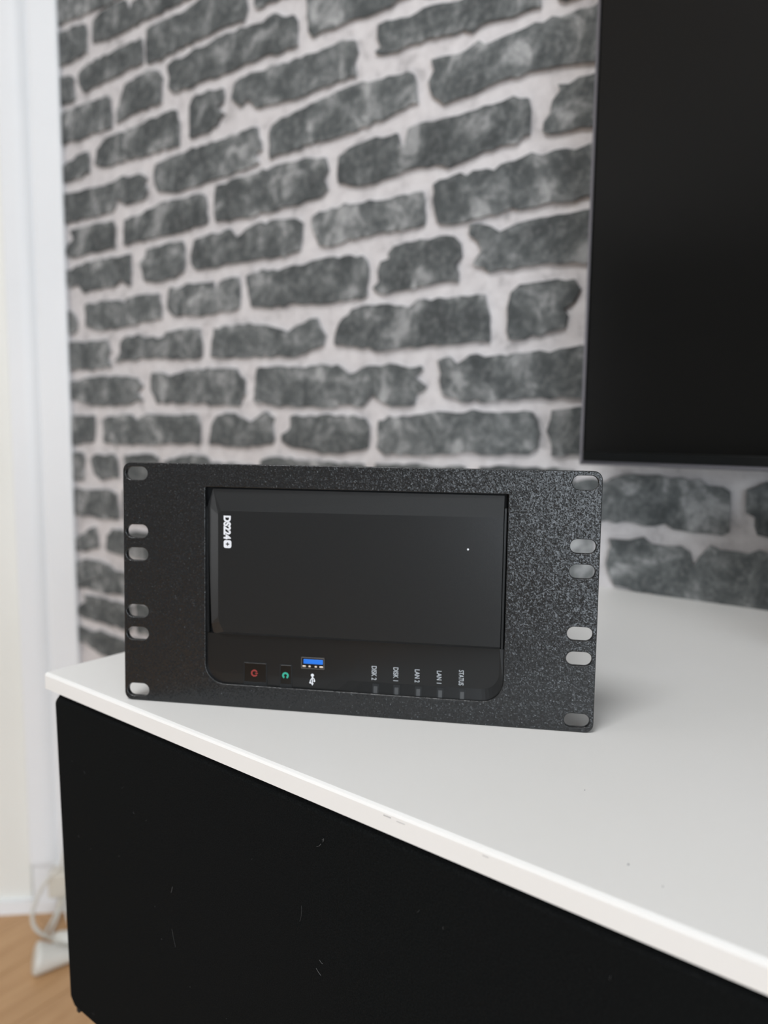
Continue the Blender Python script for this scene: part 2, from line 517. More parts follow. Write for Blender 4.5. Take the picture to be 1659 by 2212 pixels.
# ------------------------------------------------------------------ setting: brick wall
BRICKS = [
"-1249,860 -1234,859 -1056,848 -1045,804 -1067,803 -1098,803 -1145,808 -1195,813 -1237,817 -1252,819",
"-1253,805 -1236,804 -1196,801 -1154,796 -1150,781 -1151,751 -1199,750 -1240,752 -1257,754",
"-1131,759 -1130,790 -1103,799 -1062,798 -1041,794 -1037,781 -1028,778 -1022,787 -986,787 -864,777 -865,748 -894,748 -955,750 -987,751 -1043,751 -1101,754",
"-1175,724 -1157,732 -1102,732 -1048,731 -1005,729 -1001,713 -1002,694 -1058,694 -1128,692 -1162,693 -1174,708",
"-1258,739 -1239,738 -1195,728 -1191,720 -1190,691 -1203,687 -1242,691 -1261,693",
"-990,735 -972,739 -932,737 -909,734 -876,739 -851,737 -810,734 -774,730 -773,697 -778,685 -824,688 -870,688 -918,689 -957,686 -990,690 -991,710",
"-942,673 -926,678 -900,673 -888,678 -859,677 -814,680 -765,673 -752,672 -724,674 -689,662 -683,655 -682,625 -719,627 -759,630 -805,629 -850,631 -897,631 -927,634 -939,642 -939,656",
"-1048,673 -1037,677 -990,679 -962,673 -954,660 -959,627 -1005,627 -1053,626 -1071,624 -1072,635 -1065,650",
"-1259,677 -1241,677 -1178,675 -1129,673 -1101,671 -1089,664 -1086,643 -1087,622 -1141,624 -1191,624 -1238,629 -1260,632",
"-758,725 -669,718 -663,687 -718,691 -737,690 -754,690 -758,696",
"-665,674 -662,694 -597,690 -511,686 -504,630 -529,626 -555,624 -592,627 -640,629 -654,629 -662,636 -664,653",
"-895,563 -894,606 -886,615 -861,617 -822,612 -821,601 -822,591 -840,593 -819,577 -831,573 -837,566 -862,562",
"-804,594 -798,613 -775,615 -728,613 -675,609 -640,609 -611,609 -588,604 -583,590 -590,579 -587,565 -614,565 -640,566 -687,563 -728,567 -760,571 -775,586 -786,579",
"-1137,575 -1128,596 -1104,609 -1040,607 -993,609 -960,610 -924,608 -919,589 -920,558 -962,560 -1007,562 -1064,564 -1115,567",
"-1252,592 -1238,592 -1204,596 -1177,602 -1158,599 -1151,586 -1154,568 -1185,562 -1240,565 -1254,565",
"-979,536 -974,544 -942,545 -915,547 -888,548 -827,546 -783,547 -755,546 -755,534 -746,526 -747,516 -760,512 -752,499 -793,497 -845,495 -901,495 -948,497 -972,503 -978,516",
"-731,501 -732,536 -720,545 -687,548 -640,552 -596,556 -547,552 -521,549 -502,545 -500,525 -498,514 -527,510 -547,507 -588,503 -640,504 -679,503 -720,502",
"-1250,545 -1239,546 -1196,544 -1136,541 -1098,539 -1056,541 -1008,536 -998,528 -1005,519 -997,510 -1006,497 -1054,498 -1078,511 -1091,493 -1164,495 -1242,498 -1253,498",
"-841,439 -844,462 -838,486 -807,489 -754,490 -698,489 -658,489 -635,483 -630,467 -638,457 -630,444 -641,438 -699,436 -761,435 -811,437",
"-1062,461 -1058,476 -998,481 -945,487 -878,483 -862,479 -859,455 -859,440 -918,438 -1000,438 -1061,439",
"-1216,483 -1174,484 -1115,482 -1091,481 -1083,468 -1086,439 -1142,439 -1219,439 -1237,450 -1223,463 -1206,471",
"-1258,420 -1241,422 -1215,421 -1178,426 -1118,425 -1071,423 -1046,423 -1044,404 -1048,375 -1073,384 -1087,378 -1145,379 -1180,379 -1200,393 -1241,391 -1260,391",
"-1005,414 -1002,425 -962,426 -914,424 -911,407 -913,383 -935,374 -985,372 -1010,378 -1022,406",
"-896,400 -887,422 -865,425 -829,424 -811,425 -798,414 -788,416 -768,423 -729,423 -684,419 -673,412 -673,392 -678,377 -714,375 -762,378 -830,379 -885,379 -894,388",
"-777,357 -772,362 -746,362 -705,359 -669,362 -639,363 -601,361 -575,359 -567,352 -567,333 -568,310 -594,309 -639,310 -687,312 -730,313 -768,317 -775,332",
"-1179,357 -1141,359 -1107,360 -1065,351 -1047,357 -1002,357 -973,356 -969,333 -970,318 -1022,316 -1076,311 -1144,313 -1176,321 -1178,341",
"-950,358 -944,362 -920,358 -904,362 -866,360 -848,359 -841,345 -834,358 -795,359 -792,340 -794,317 -838,315 -894,315 -937,320 -953,331",
"-1257,357 -1240,354 -1219,350 -1204,332 -1208,314 -1240,313 -1260,314",
"-1255,300 -1238,300 -1175,297 -1115,295 -1109,278 -1116,268 -1108,251 -1178,250 -1242,251 -1258,251",
"-1077,290 -1068,297 -1031,297 -1001,293 -963,289 -958,296 -914,298 -879,296 -872,272 -876,254 -923,254 -989,261 -1024,260 -1065,259 -1095,259 -1078,274",
"-852,275 -846,294 -814,296 -763,294 -721,285 -699,279 -681,288 -649,292 -643,279 -634,270 -637,256 -669,251 -690,247 -763,250 -814,251 -852,254",
"-618,263 -611,283 -590,297 -564,300 -534,298 -505,293 -493,300 -464,298 -436,299 -406,297 -405,284 -400,273 -399,247 -430,247 -463,248 -495,247 -545,246 -584,253 -618,257",
"-1257,225 -1240,228 -1189,236 -1128,237 -1080,236 -1034,231 -1021,219 -1035,208 -1022,195 -1082,188 -1156,187 -1207,198 -1239,201 -1259,202",
"-998,233 -994,238 -948,232 -916,238 -851,238 -801,237 -784,219 -784,200 -794,184 -848,186 -909,189 -983,191 -999,210",
"-764,191 -765,207 -758,234 -731,235 -687,233 -640,233 -614,232 -594,222 -584,222 -563,229 -533,230 -513,225 -487,226 -485,220 -496,213 -480,203 -493,194 -496,183 -515,179 -539,183 -557,195 -573,182 -639,180 -669,182 -715,183 -757,188",
"-1252,172 -1238,172 -1161,172 -1160,155 -1166,129 -1201,124 -1256,122",
"-1134,166 -1111,172 -1050,173 -1037,163 -1018,173 -950,172 -886,172 -879,159 -883,129 -951,128 -1011,125 -1085,125 -1133,128",
"-862,129 -856,156 -841,173 -805,174 -788,166 -771,163 -741,176 -728,168 -731,150 -725,139 -731,130 -799,128",
"-712,146 -693,155 -696,170 -669,170 -640,170 -616,171 -597,170 -570,167 -563,157 -564,129 -588,124 -638,122 -654,125 -690,128 -710,137",
"-548,131 -547,163 -532,168 -484,170 -450,174 -396,174 -345,173 -341,165 -339,151 -339,134 -351,128 -395,126 -416,129 -460,125 -506,125 -536,124",
"-328,153 -325,175 -297,178 -235,178 -183,178 -177,159 -177,132 -233,129 -295,129 -323,128",
"-461,199 -460,216 -464,229 -449,234 -440,226 -423,234 -386,232 -359,234 -340,233 -297,236 -254,238 -248,222 -248,187 -297,186 -338,186 -397,184 -432,185 -457,193",
"-379,256 -379,280 -376,297 -365,304 -343,303 -305,302 -301,292 -306,280 -316,274 -311,267 -314,256 -333,252 -359,247 -375,248",
"-558,319 -551,326 -547,350 -535,350 -536,357 -527,362 -511,364 -479,364 -465,366 -446,363 -437,354 -437,340 -443,332 -440,314 -464,314 -510,312 -549,312",
"-422,331 -418,332 -410,344 -418,352 -426,361 -426,372 -402,366 -390,358 -381,360 -369,366 -345,367 -299,366 -245,368 -240,346 -241,318 -297,316 -343,320 -375,320 -401,320 -419,327",
"-658,406 -657,416 -643,419 -624,420 -603,422 -575,420 -524,418 -489,417 -486,399 -486,381 -535,380 -586,380 -639,378 -644,381 -648,390",
"-475,405 -475,422 -466,425 -447,427 -432,424 -415,426 -399,423 -383,426 -368,428 -356,431 -345,425 -331,427 -299,424 -274,426 -270,413 -270,380 -299,378 -323,377 -360,379 -385,378 -441,375 -468,379 -472,392",
"-615,449 -613,481 -596,487 -565,488 -525,487 -520,474 -513,469 -509,488 -497,489 -475,489 -455,488 -431,488 -403,488 -379,488 -364,483 -360,472 -360,450 -374,444 -412,442 -443,438 -456,436 -501,446 -527,439 -567,439 -598,444",
"-346,448 -344,456 -339,463 -336,474 -328,482 -330,490 -319,487 -299,488 -246,492 -223,492 -221,472 -221,446 -296,442 -317,441 -339,443",
"-478,513 -484,532 -478,540 -480,551 -467,552 -435,548 -421,553 -405,548 -385,550 -357,552 -330,551 -310,551 -298,550 -272,549 -268,532 -268,501 -297,500 -321,504 -341,506 -384,508 -407,506 -438,504 -462,503",
"-559,583 -551,585 -556,599 -554,610 -542,611 -500,605 -491,608 -468,604 -435,600 -387,602 -355,604 -351,583 -352,567 -371,565 -401,570 -429,567 -463,574 -485,575 -517,575 -544,576",
"-334,567 -338,604 -315,605 -283,607 -251,605 -247,575 -281,568 -297,568 -314,563 -326,563",
"-1258,106 -1240,107 -1202,109 -1196,98 -1200,62 -1241,59 -1261,57",
"-1175,98 -1163,105 -1105,108 -1095,94 -1096,71 -1142,64 -1165,72",
"-1076,106 -1040,110 -999,111 -985,105 -986,69 -1017,64 -1074,64",
"-972,101 -944,107 -905,113 -867,112 -857,102 -797,103 -766,102 -767,66 -868,62 -969,62",
"-752,111 -723,115 -688,114 -638,111 -611,111 -570,111 -568,70 -638,67 -750,66",
"-552,111 -520,114 -474,113 -425,113 -422,71 -493,69 -549,69",
"-407,113 -384,116 -352,116 -300,115 -301,72 -350,72 -406,71",
"-1256,41 -1241,42 -1219,45 -1171,44 -1128,48 -1101,43 -1099,31 -1095,1 -1143,-3 -1173,-2 -1242,-4 -1259,-5",
"-1255,-51 -1241,-47 -1214,-38 -1188,-26 -1168,-19 -1160,-38 -1161,-55 -1203,-65 -1241,-68 -1256,-69",
"-1136,-48 -1132,-30 -1116,-20 -1091,-18 -1050,-17 -1001,-16 -1000,-63 -1052,-62 -1093,-59 -1136,-56",
"-1257,-92 -1242,-90 -1200,-78 -1153,-79 -1128,-83 -1111,-90 -1093,-88 -1059,-90 -1060,-131 -1095,-128 -1156,-133 -1206,-131 -1240,-134 -1260,-137",
"-1239,-175 -1205,-156 -1211,-146 -1172,-144 -1101,-143 -1067,-142 -1068,-187 -1098,-187 -1155,-187 -1233,-185",
"-1237,-206 -1195,-208 -1169,-203 -1104,-204 -1078,-205 -1080,-244 -1155,-246 -1199,-236 -1219,-233 -1239,-235",
"-399,53 -344,54 -303,53 -279,52 -276,46 -274,23 -276,1 -301,1 -342,3 -398,4",
"-300,96 -297,104 -279,105 -267,105 -251,112 -229,111 -216,113 -196,112 -180,110 -172,107 -160,105 -154,101 -153,79 -153,66 -157,63 -172,62 -192,63 -207,67 -228,66 -245,66 -271,65 -296,65",
"-140,105 -124,110 -95,109 -71,107 -67,65 -92,64 -129,65 -131,81 -138,85 -141,91",
"-263,24 -261,39 -256,42 -260,50 -253,50 -241,49 -228,52 -219,49 -205,49 -193,48 -185,43 -179,32 -176,43 -167,51 -158,49 -143,49 -127,50 -112,49 -106,45 -103,-5 -117,-3 -148,-3 -188,-1 -240,1 -254,3 -258,14"
]
WALL_R = 2.7
wall = obj('wall_back', box((-1.245, WY, FZ), (WALL_R, WY + 0.12, CZ)), M['mortar'])
tag(wall, 'grey brick wall with pale mortar joints behind the cabinet', kind='structure')


def brick_mesh(pts, depth=0.0045, jag=0.0020, step=0.010, inset=0.0070):
    """one brick with a ragged outline, a smeared rim and a slightly proud face (points in x/z)"""
    P = []
    m = len(pts)
    for i in range(m):
        a, b = Vector((pts[i][0], pts[i][1])), Vector((pts[(i + 1) % m][0], pts[(i + 1) % m][1]))
        d = b - a
        k = max(1, int(round(d.length / step)))
        nr = Vector((-d.y, d.x)).normalized() if d.length > 0 else Vector((0, 0))
        for j in range(k):
            q = a + d * (j / k)
            if step < 1:
                q = q + nr * random.uniform(-jag, jag)
            P.append(q)
    bm = bmesh.new()
    lay = bm.verts.layers.float.new('smear')
    vs = [bm.verts.new((q.x, 0.0, q.y)) for q in P]
    f = bm.faces.new(vs)
    bm.normal_update()
    if f.normal.y > 0:
        f.normal_flip()
    front = [f]
    res = bmesh.ops.inset_region(bm, faces=front, thickness=inset, depth=0.0, use_even_offset=False)
    rim = {v for fc in res['faces'] for v in fc.verts}
    inner = set(f.verts)
    for v in inner:
        v.co.y = -depth
    outer = [v for v in rim if v not in inner]
    for v in outer:
        v.co.y = -depth * 0.45
    for v in bm.verts:
        v[lay] = 0.0 if v in inner else 1.0
    # sides back to the wall
    oe = [e for e in bm.edges if len(e.link_faces) == 1]
    r = bmesh.ops.extrude_edge_only(bm, edges=oe)
    for v in r['geom']:
        if isinstance(v, bmesh.types.BMVert):
            v.co.y = 0.0
            v[lay] = 1.0
    bmesh.ops.triangulate(bm, faces=[fc for fc in bm.faces if len(fc.verts) > 4], ngon_method='EAR_CLIP')
    return bm


boxes = []
n_bricks = 0
for row in BRICKS:
    pts = [tuple(float(t) / 1000 for t in q.split(',')) for q in row.split()]
    pts = [(max(px, -1.2385), pz) for px, pz in pts]
    cx = sum(q[0] for q in pts) / len(pts)
    cz = sum(q[1] for q in pts) / len(pts)
    xs = [q[0] for q in pts]
    zs = [q[1] for q in pts]
    boxes.append((min(xs), max(xs), min(zs), max(zs)))
    o = obj('brick', brick_mesh([(a - cx, b - cz) for a, b in pts]), M['dark_brick'], wall)
    o.location = (cx, WY, cz)
    n_bricks += 1
# the courses go on beyond what was measured: same 62 mm course height
PITCH = 0.062
protos = []
for wd in (0.21, 0.225, 0.205, 0.10, 0.155):
    hw = wd / 2
    protos.append((wd, [obj_me for obj_me in [None]], [(-hw + .004, -.026), (-hw * .3, -.0255), (hw * .4, -.0265), (hw - .005, -.026), (hw, -.019), (hw, .018), (hw - .006, .0255), (hw * .3, .0245), (-hw * .4, .026), (-hw + .005, .025), (-hw, .018), (-hw, -.02)]))
pm = []
for wd, _, pts in protos:
    bm = brick_mesh(pts)
    me = bpy.data.meshes.new('brick')
    bm.to_mesh(me)
    bm.free()
    me.materials.append(M['dark_brick'])
    pm.append((wd, me))
far = bmesh.new()
far_lay = far.verts.layers.float.new('smear')
row_i = -12
while True:
    zc = 0.1495 + PITCH * row_i
    if zc > CZ - 0.04:
        break
    x = -1.235 + random.uniform(0, 0.1)
    while x < WALL_R - 0.25:
        near = (-0.25 < zc < 1.05 and x < 0.35)
        wd, me = random.choice(pm)
        x1 = x + wd
        hit = [b for b in boxes if b[2] < zc + 0.02 and b[3] > zc - 0.02 and b[0] < x1 + 0.008 and b[1] > x - 0.008]
        if hit:
            room = min(b[0] for b in hit) - 0.012 - x
            if 0.045 < room < wd and near and n_bricks < 285:      # a cut brick closes the gap
                o = bpy.data.objects.new('brick', me)
                COL.objects.link(o)
                o.parent = wall
                o.location = (x + room / 2, WY, zc)
                o.scale = (room / wd, 1, 1)
                n_bricks += 1
            x = max(b[1] for b in hit) + 0.012
            continue
        if near and n_bricks < 285:
            o = bpy.data.objects.new('brick', me)
            COL.objects.link(o)
            o.parent = wall
            o.location = (x + wd / 2, WY, zc)
            n_bricks += 1
        else:
            off = len(far.verts)
            add_box(far, (x, WY - 0.002, zc - 0.026), (x1, WY, zc + 0.026))
        x = x1 + 0.012
    row_i += 1
o = obj('brick_courses', far, M['dark_brick'], wall)
tag(o, kind='stuff')

# ------------------------------------------------------------------ setting: rest of the room
def wall_panel(name, a, b, z0, z1, thick, m, label=None):
    """upright slab from a to b, its front on the room side"""
    a, b = Vector(a), Vector(b)
    d = (b - a).normalized()
    nr = Vector((d.y, -d.x, 0))
    bm = bmesh.new()
    vs = []
    for z in (z0, z1):
        for q in (a, b, b + nr * thick, a + nr * thick):
            vs.append(bm.verts.new((q.x, q.y, z)))
    for f in ((0, 1, 2, 3), (7, 6, 5, 4), (0, 4, 5, 1), (1, 5, 6, 2), (2, 6, 7, 3), (3, 7, 4, 0)):
        bm.faces.new([vs[i] for i in f])
    bmesh.ops.recalc_face_normals(bm, faces=bm.faces[:])
    o = obj(name, bm, m)
    tag(o, label, kind='structure')
    return o


def wpt(s, t, z=0.0):
    q = CORNER + WDIR * s + WNRM * t
    return Vector((q.x, q.y, z))


end_left = wpt(2.3, 0)
wall_panel('wall_left', wpt(1.12, 0), end_left, FZ, CZ, 0.1, M['room_wall'], 'plain pale wall beyond the cream door')
wall_panel('wall_left', wpt(0.0, 0.0), wpt(1.12, 0.0), 1.31, CZ, 0.1, M['room_wall'], 'plain pale wall over the cream door')
wall_panel('wall_left', end_left, (end_left.x, -5.6, 0), FZ, CZ, 0.1, M['room_wall'], 'plain pale wall at the far left of the room')
wall_panel('wall_rear', (end_left.x, -5.6, 0), (2.6, -5.6, 0), FZ, CZ, 0.1, M['taupe_wall'], 'plain taupe wall behind the viewer')
ceil = obj('ceiling', box((-3.2, -5.7, CZ), (2.75, 0.9, CZ + 0.08)), M['ceiling_paint'])
tag(ceil, 'plain pale ceiling', kind='structure')
bm = bmesh.new()
add_box(bm, (2.6, -5.6, FZ), (2.7, WIN_Y0, CZ))
add_box(bm, (2.6, WIN_Y1, FZ), (2.7, WY, CZ))
add_box(bm, (2.6, WIN_Y0, FZ), (2.7, WIN_Y1, WIN_Z0))
add_box(bm, (2.6, WIN_Y0, WIN_Z1), (2.7, WIN_Y1, CZ))
tag(obj('wall_right', bm, M['room_wall']), 'plain pale wall with the wide window', kind='structure')
cl = obj('fill_light_fixture', lathe((-0.12, -0.62, CZ), (-0.12, -0.62, 1.67), [(0, 0.30), (0.15, 0.46), (0.8, 0.46), (1, 0.44)], 40), M['white_paint'])  # invented fixture housing the overhead fill
tag(cl, 'flat round white fixture added for the overhead fill light', 'lamp')
wf = bmesh.new()
for a, b in (((2.64, WIN_Y0, WIN_Z0), (2.68, WIN_Y0 + .06, WIN_Z1)), ((2.64, WIN_Y1 - .06, WIN_Z0), (2.68, WIN_Y1, WIN_Z1)),
             ((2.64, WIN_Y0, WIN_Z0), (2.68, WIN_Y1, WIN_Z0 + .06)), ((2.64, WIN_Y0, WIN_Z1 - .06), (2.68, WIN_Y1, WIN_Z1)),
             ((2.64, (WIN_Y0 + WIN_Y1) / 2 - .03, WIN_Z0), (2.68, (WIN_Y0 + WIN_Y1) / 2 + .03, WIN_Z1))):
    add_box(wf, a, b, 0.004, 1)
tag(obj('window_1', wf, M['white_paint']), 'wide white framed window in the right wall', kind='structure')


w2 = bmesh.new()  # invented frame around the left fill light, no opening behind it
for a, b in (((-2.91, -4.62, FZ), (-2.84, -4.55, 1.36)), ((-2.91, -2.05, FZ), (-2.84, -1.98, 1.36)), ((-2.91, -4.55, 1.30), (-2.84, -2.05, 1.36)), ((-2.91, -4.55, FZ), (-2.84, -2.05, -0.60))):
    add_box(w2, a, b, 0.004, 1)
tag(obj('left_fill_frame', w2, M['white_paint']), 'white frame added around the fill light at the far left of the room', kind='structure')


def profile_extrude(pts, z0, z1, m, name, parent=None):
    """vertical moulding from an (s, t) profile on the left wall"""
    bm = bmesh.new()
    lo = [tuple(wpt(s, t, z0)) for s, t in pts]
    hi = [tuple(wpt(s, t, z1)) for s, t in pts]
    add_rings(bm, [lo, hi], True, True)
    return obj(name, bm, m, parent)


casing_pts = [(-0.0035, -0.02), (-0.0035, 0.0125), (-0.0020, 0.0142), (0.0005, 0.0150), (0.0400, 0.0150), (0.0435, 0.0138), (0.0455, 0.0105), (0.0475, 0.0105),
              (0.0500, 0.0130), (0.0555, 0.0165), (0.0620, 0.0190), (0.0680, 0.0202), (0.0740, 0.0205), (0.0910, 0.0205), (0.0940, 0.0195), (0.0955, 0.0170), (0.0960, -0.02)]
casing = profile_extrude(casing_pts, -0.652, 1.31, M['white_paint'], 'trim_1')
tag(casing, 'white moulded door casing at the left end of the brick wall', kind='structure')
pb = profile_extrude([(-0.0035, -0.02), (-0.0035, 0.0105), (-0.002, 0.012), (0.092, 0.012), (0.0935, 0.0105), (0.0935, -0.02)], -0.729, -0.652, M['white_paint'], 'plinth_block', casing)
door = profile_extrude([(0.0985, -0.03), (0.0985, 0.0005), (0.1005, 0.0025), (1.02, 0.0025), (1.02, -0.03)], -0.729, 1.31, M['cream_door'], 'door_1')
tag(door, 'cream white door leaf left of the moulded casing', kind='structure')
back = profile_extrude([(-0.003, -0.06), (-0.003, -0.02), (1.12, -0.02), (1.12, -0.06)], FZ, 1.31, M['room_wall'], 'wall_left')
tag(back, 'pale reveal behind the cream door and its casing', kind='structure')
thr = profile_extrude([(-0.0035, -0.02), (-0.0035, 0.010), (-0.0015, 0.013), (1.02, 0.013), (1.02, -0.02)], FZ, -0.729, M['white_paint'], 'trim_2')
tag(thr, 'thin white strip along the floor under the door and casing', kind='structure')
cas2 = profile_extrude([(1.022, -0.02), (1.022, 0.018), (1.115, 0.018), (1.118, -0.02)], FZ, 1.31, M['white_paint'], 'trim_3')
tag(cas2, 'white door casing on the far side of the cream door', kind='structure')

# ------------------------------------------------------------------ the floating cabinet
XR = 1.36
cab = empty('tv_cabinet', ((XL + XR) / 2, (D1 + WY) / 2, -0.217))
tag(cab, 'long white floating cabinet with black cloth front panels, hung on the brick wall', 'cabinet')


def part(name, bm, m, parent, smooth=False):
    """part given in world coordinates under a moved, unrotated parent"""
    base = Vector((0, 0, 0))
    p = parent
    while p is not None:
        base += p.location
        p = p.parent
    bmesh.ops.translate(bm, verts=bm.verts[:], vec=-base)
    return obj(name, bm, m, parent, smooth)


TT = 0.0101
bm = bmesh.new()
prof = [(D1, -TT), (D1, -0.0018), (D1 + 0.0005, -0.0006), (D1 + 0.0018, 0.0), (WY - 0.0008, 0.0), (WY - 0.0008, -TT)]
ra = [(XL + 0.0025, y, z) for y, z in prof]
mid = [(XL, y + (0.0025 if y < 0.4 else 0), z - (0.0012 if z > -0.001 else 0)) for y, z in prof]
rb = [(XR, y, z) for y, z in prof]
add_rings(bm, [mid, ra, rb], True, True)
top = part('top_panel', bm, M['white_lacquer'], cab)
for nm, lo, hi in (('side_panel', (XL + 0.001, D1 + 0.014, -0.215), (XL + 0.017, WY - 0.001, -TT)), ('side_panel', (XR - 0.017, D1 + 0.014, -0.215), (XR - 0.001, WY - 0.001, -TT)),
                   ('bottom_panel', (XL + 0.017, D1 + 0.014, -0.215), (XR - 0.017, WY - 0.001, -0.199)), ('back_panel', (XL + 0.017, WY - 0.012, -0.199), (XR - 0.017, WY - 0.001, -TT)),
                   ('divider', (0.450, D1 + 0.020, -0.199), (0.466, WY - 0.012, -TT))):
    part(nm, box(lo, hi, 0.0006, 1), M['white_lacquer'], cab)


def cloth_front(x0t, x0b, x1, name):
    """cloth covered flap with softly rounded edges; its left edge slants to follow lens distortion"""
    zt, zb = -0.0118, -0.2172
    r = 0.0035
    rings = []
    y0 = D1 + 0.0012
    for inset, y in ((0.0, y0 + 0.012), (0.0, y0 + r), (0.0006, y0 + 0.0018), (0.0018, y0 + 0.0006), (r, y0)):
        ol = rounded_rect(0, 0, 1, 1, 0.001, 0.001, 0.001, 0.001, 1)
        ring = []
        c = 0.0045
        for fx, fz in ((x0b + c, zb), (x1 - c, zb), (x1, zb + c), (x1, zt - c), (x1 - c, zt), (x0t + c, zt), (x0t, zt - c), (x0b, zb + c)):
            cxm, czm = (x0t + x1) / 2, (zt + zb) / 2
            ring.append((fx + (inset if fx < cxm else -inset), y, fz + (inset if fz < czm else -inset)))
        rings.append(ring)
    bm = bmesh.new()
    add_rings(bm, rings, True, True)
    return part(name, bm, M['speaker_cloth'], cab)


flap = cloth_front(-0.4288, -0.4235, 0.4565, 'cloth_front')
cloth_front(0.4595, 0.4595, XR - 0.004, 'cloth_front')
part('hinge_tab', box((-0.4195, D1 + 0.004, -0.2222), (-0.4165, D1 + 0.012, -0.2165), 0.0004, 1), M['tv_back'], cab)
# lint caught on the cloth
lb = bmesh.new()
def add_fibre(x, z, dx, dz, bend=0.0005, r=0.00009):
    t = tube([(x, D1 + 0.0008, z), (x + dx * .5 + bend, D1 + 0.0005, z + dz * .5), (x + dx, D1 + 0.0009, z + dz)], r, 4, 3)
    me = bpy.data.meshes.new('tmp')
    t.to_mesh(me)
    t.free()
    lb.from_mesh(me)
    bpy.data.meshes.remove(me)
rl = random.Random(3)
LINT = [(-0.2052, -0.0282, -0.0026, -0.0022), (-0.2042, -0.0270, 0.0004, 0.0018), (-0.3128, -0.0950, 0.0010, 0.0035), (-0.2045, -0.026, 0.0008, .0004),
        (-0.2180, -0.0700, 0.0010, 0.0080, 0.0008, 0.00004), (-0.3100, -0.1250, -0.0030, 0.0090, 0.0005, 0.00004), (-0.2050, -0.0900, -0.0030, 0.0020), (-0.2060, -0.0830, 0.0020, -0.0010)]
for q in LINT:
    add_fibre(*q)
for k in range(34):
    x, z = rl.uniform(-0.42, -0.03), rl.uniform(-0.21, -0.025)
    add_fibre(x, z, rl.uniform(-.0015, .0015), rl.uniform(-.0015, .0015), rl.uniform(-.0004, .0004), 0.00004)
lint = part('lint', lb, M['lint'], cab)
tag(lint, 'fine pale lint clinging to the black cloth', kind='stuff')
# scuffs along the arris and specks on the top
for x0, x1, z, h in ((-0.1705, -0.1668, -0.0028, 0.0005), (-0.1640, -0.1600, -0.0032, 0.0003), (-0.1250, -0.1225, -0.0028, 0.0003)):
    part('scuff_mark', box((x0, D1 - 0.00008, z - h / 2), (x1, D1 + 0.0002, z + h / 2)), M['scuff'], cab)
for x, y, r in ((-0.0795, 0.2475, 0.0005), (-0.113, 0.290, 0.0003), (-0.066, 0.242, 0.0003)):
    part('speck', lathe((x, y, -0.0002), (x, y, 0.00025), [(0, r), (1, r * 0.6)], 7), M['speck'], cab)

# ------------------------------------------------------------------ rack bracket
CA, SA = 0.8803698974465674, 0.4742877224532809       # turned 28.3 degrees to the wall
TILT = 0.0329261
ux = Vector((CA, SA, 0))
nn0 = Vector((-SA, CA, 0))
uz = Vector((0, 0, 1)) * math.cos(TILT) + nn0 * math.sin(TILT)
uy = nn0 * math.cos(TILT) - Vector((0, 0, 1)) * math.sin(TILT)
P0 = Vector((-0.356933, 0.229467, 0.0))
RACK = Matrix(((ux.x, uy.x, uz.x, P0.x), (ux.y, uy.y, uz.y, P0.y), (ux.z, uy.z, uz.z, P0.z), (0, 0, 0, 1)))
PW, PH, PT = 0.2540, 0.1325, 0.0030
rack = empty('rack_bracket', matrix=RACK)
tag(rack, 'black textured ten inch rack panel with slotted holes, standing on the white cabinet', 'rack bracket')
outl = [rounded_rect(0, 0, PW, PH, 0.0045, 0.0045, 0.0045, 0.0045, 6)]
outl.append(rounded_rect(0.0475, 0.0126, 0.2085, 0.1200, 0.0112, 0.0112, 0.0005, 0.0005, 10))
for hx in (0.0080, 0.2457):
    for hz in (0.0061, 0.0379, 0.0506, 0.0822, 0.0949, 0.1266):
        outl.append(rounded_rect(hx - 0.0063, hz - 0.00355, hx + 0.0063, hz + 0.00355, .0035, .0035, .0035, .0035, 6))
obj('face_plate', plate_mesh('face_plate', outl, PT, 0.0004), M['powder_coat'], rack)
# sleeve behind the plate that carries the storage unit
for lo, hi, nm in (((0.0415, PT, 0.0085), (0.2145, 0.120, 0.0115), 'support_tray'), ((0.0410, PT, 0.0115), (0.0440, 0.120, 0.1250), 'side_cheek'), ((0.2118, PT, 0.0115), (0.2148, 0.120, 0.1250), 'side_cheek'), ((0.0440, PT, 0.1215), (0.2118, 0.120, 0.1250), 'top_cheek')):
    obj(nm, box(lo, hi, 0.0004, 1), M['powder_coat'], rack)

# ------------------------------------------------------------------ network storage unit held in the bracket
nas = empty('network_storage', matrix=RACK)
tag(nas, 'black network storage box lying on its side inside the rack panel', 'storage device')
CU, CW, CV = 0.2054, 0.3713, 0.150


def tru(u, v, w):
    """where a point seen at (u, v) on the plate plane really lies when it is w behind it"""
    k = (CW + w) / CW
    return (CU + (u - CU) * k, w, CV + (v - CV) * k)


mm = 0.001
# main housing
bm = bmesh.new()
o1 = rounded_rect(0.0443, 0.0122, 0.2112, 0.1212, .011, .011, .002, .002, 6)
o2 = [(0.128 + (a - 0.128) * 0.995, 0.066 + (b - 0.066) * 0.993) for a, b in o1]
add_rings(bm, [[(a, 0.0062, b) for a, b in o2], [(a, 0.0070, b) for a, b in o1], [(a, 0.228, b) for a, b in o1], [(a, 0.230, b) for a, b in o2]], True, True)
obj('housing', bm, M['shell_black'], nas)
# control strip along the bottom
W0 = 1.4 * mm


def ridge(u):                                      # the lower right part is scooped, fading out to the left
    t = min(1.0, max(0.0, (u - 0.104) / 0.044))
    return -1.0 * mm * t * t * (3 - 2 * t)


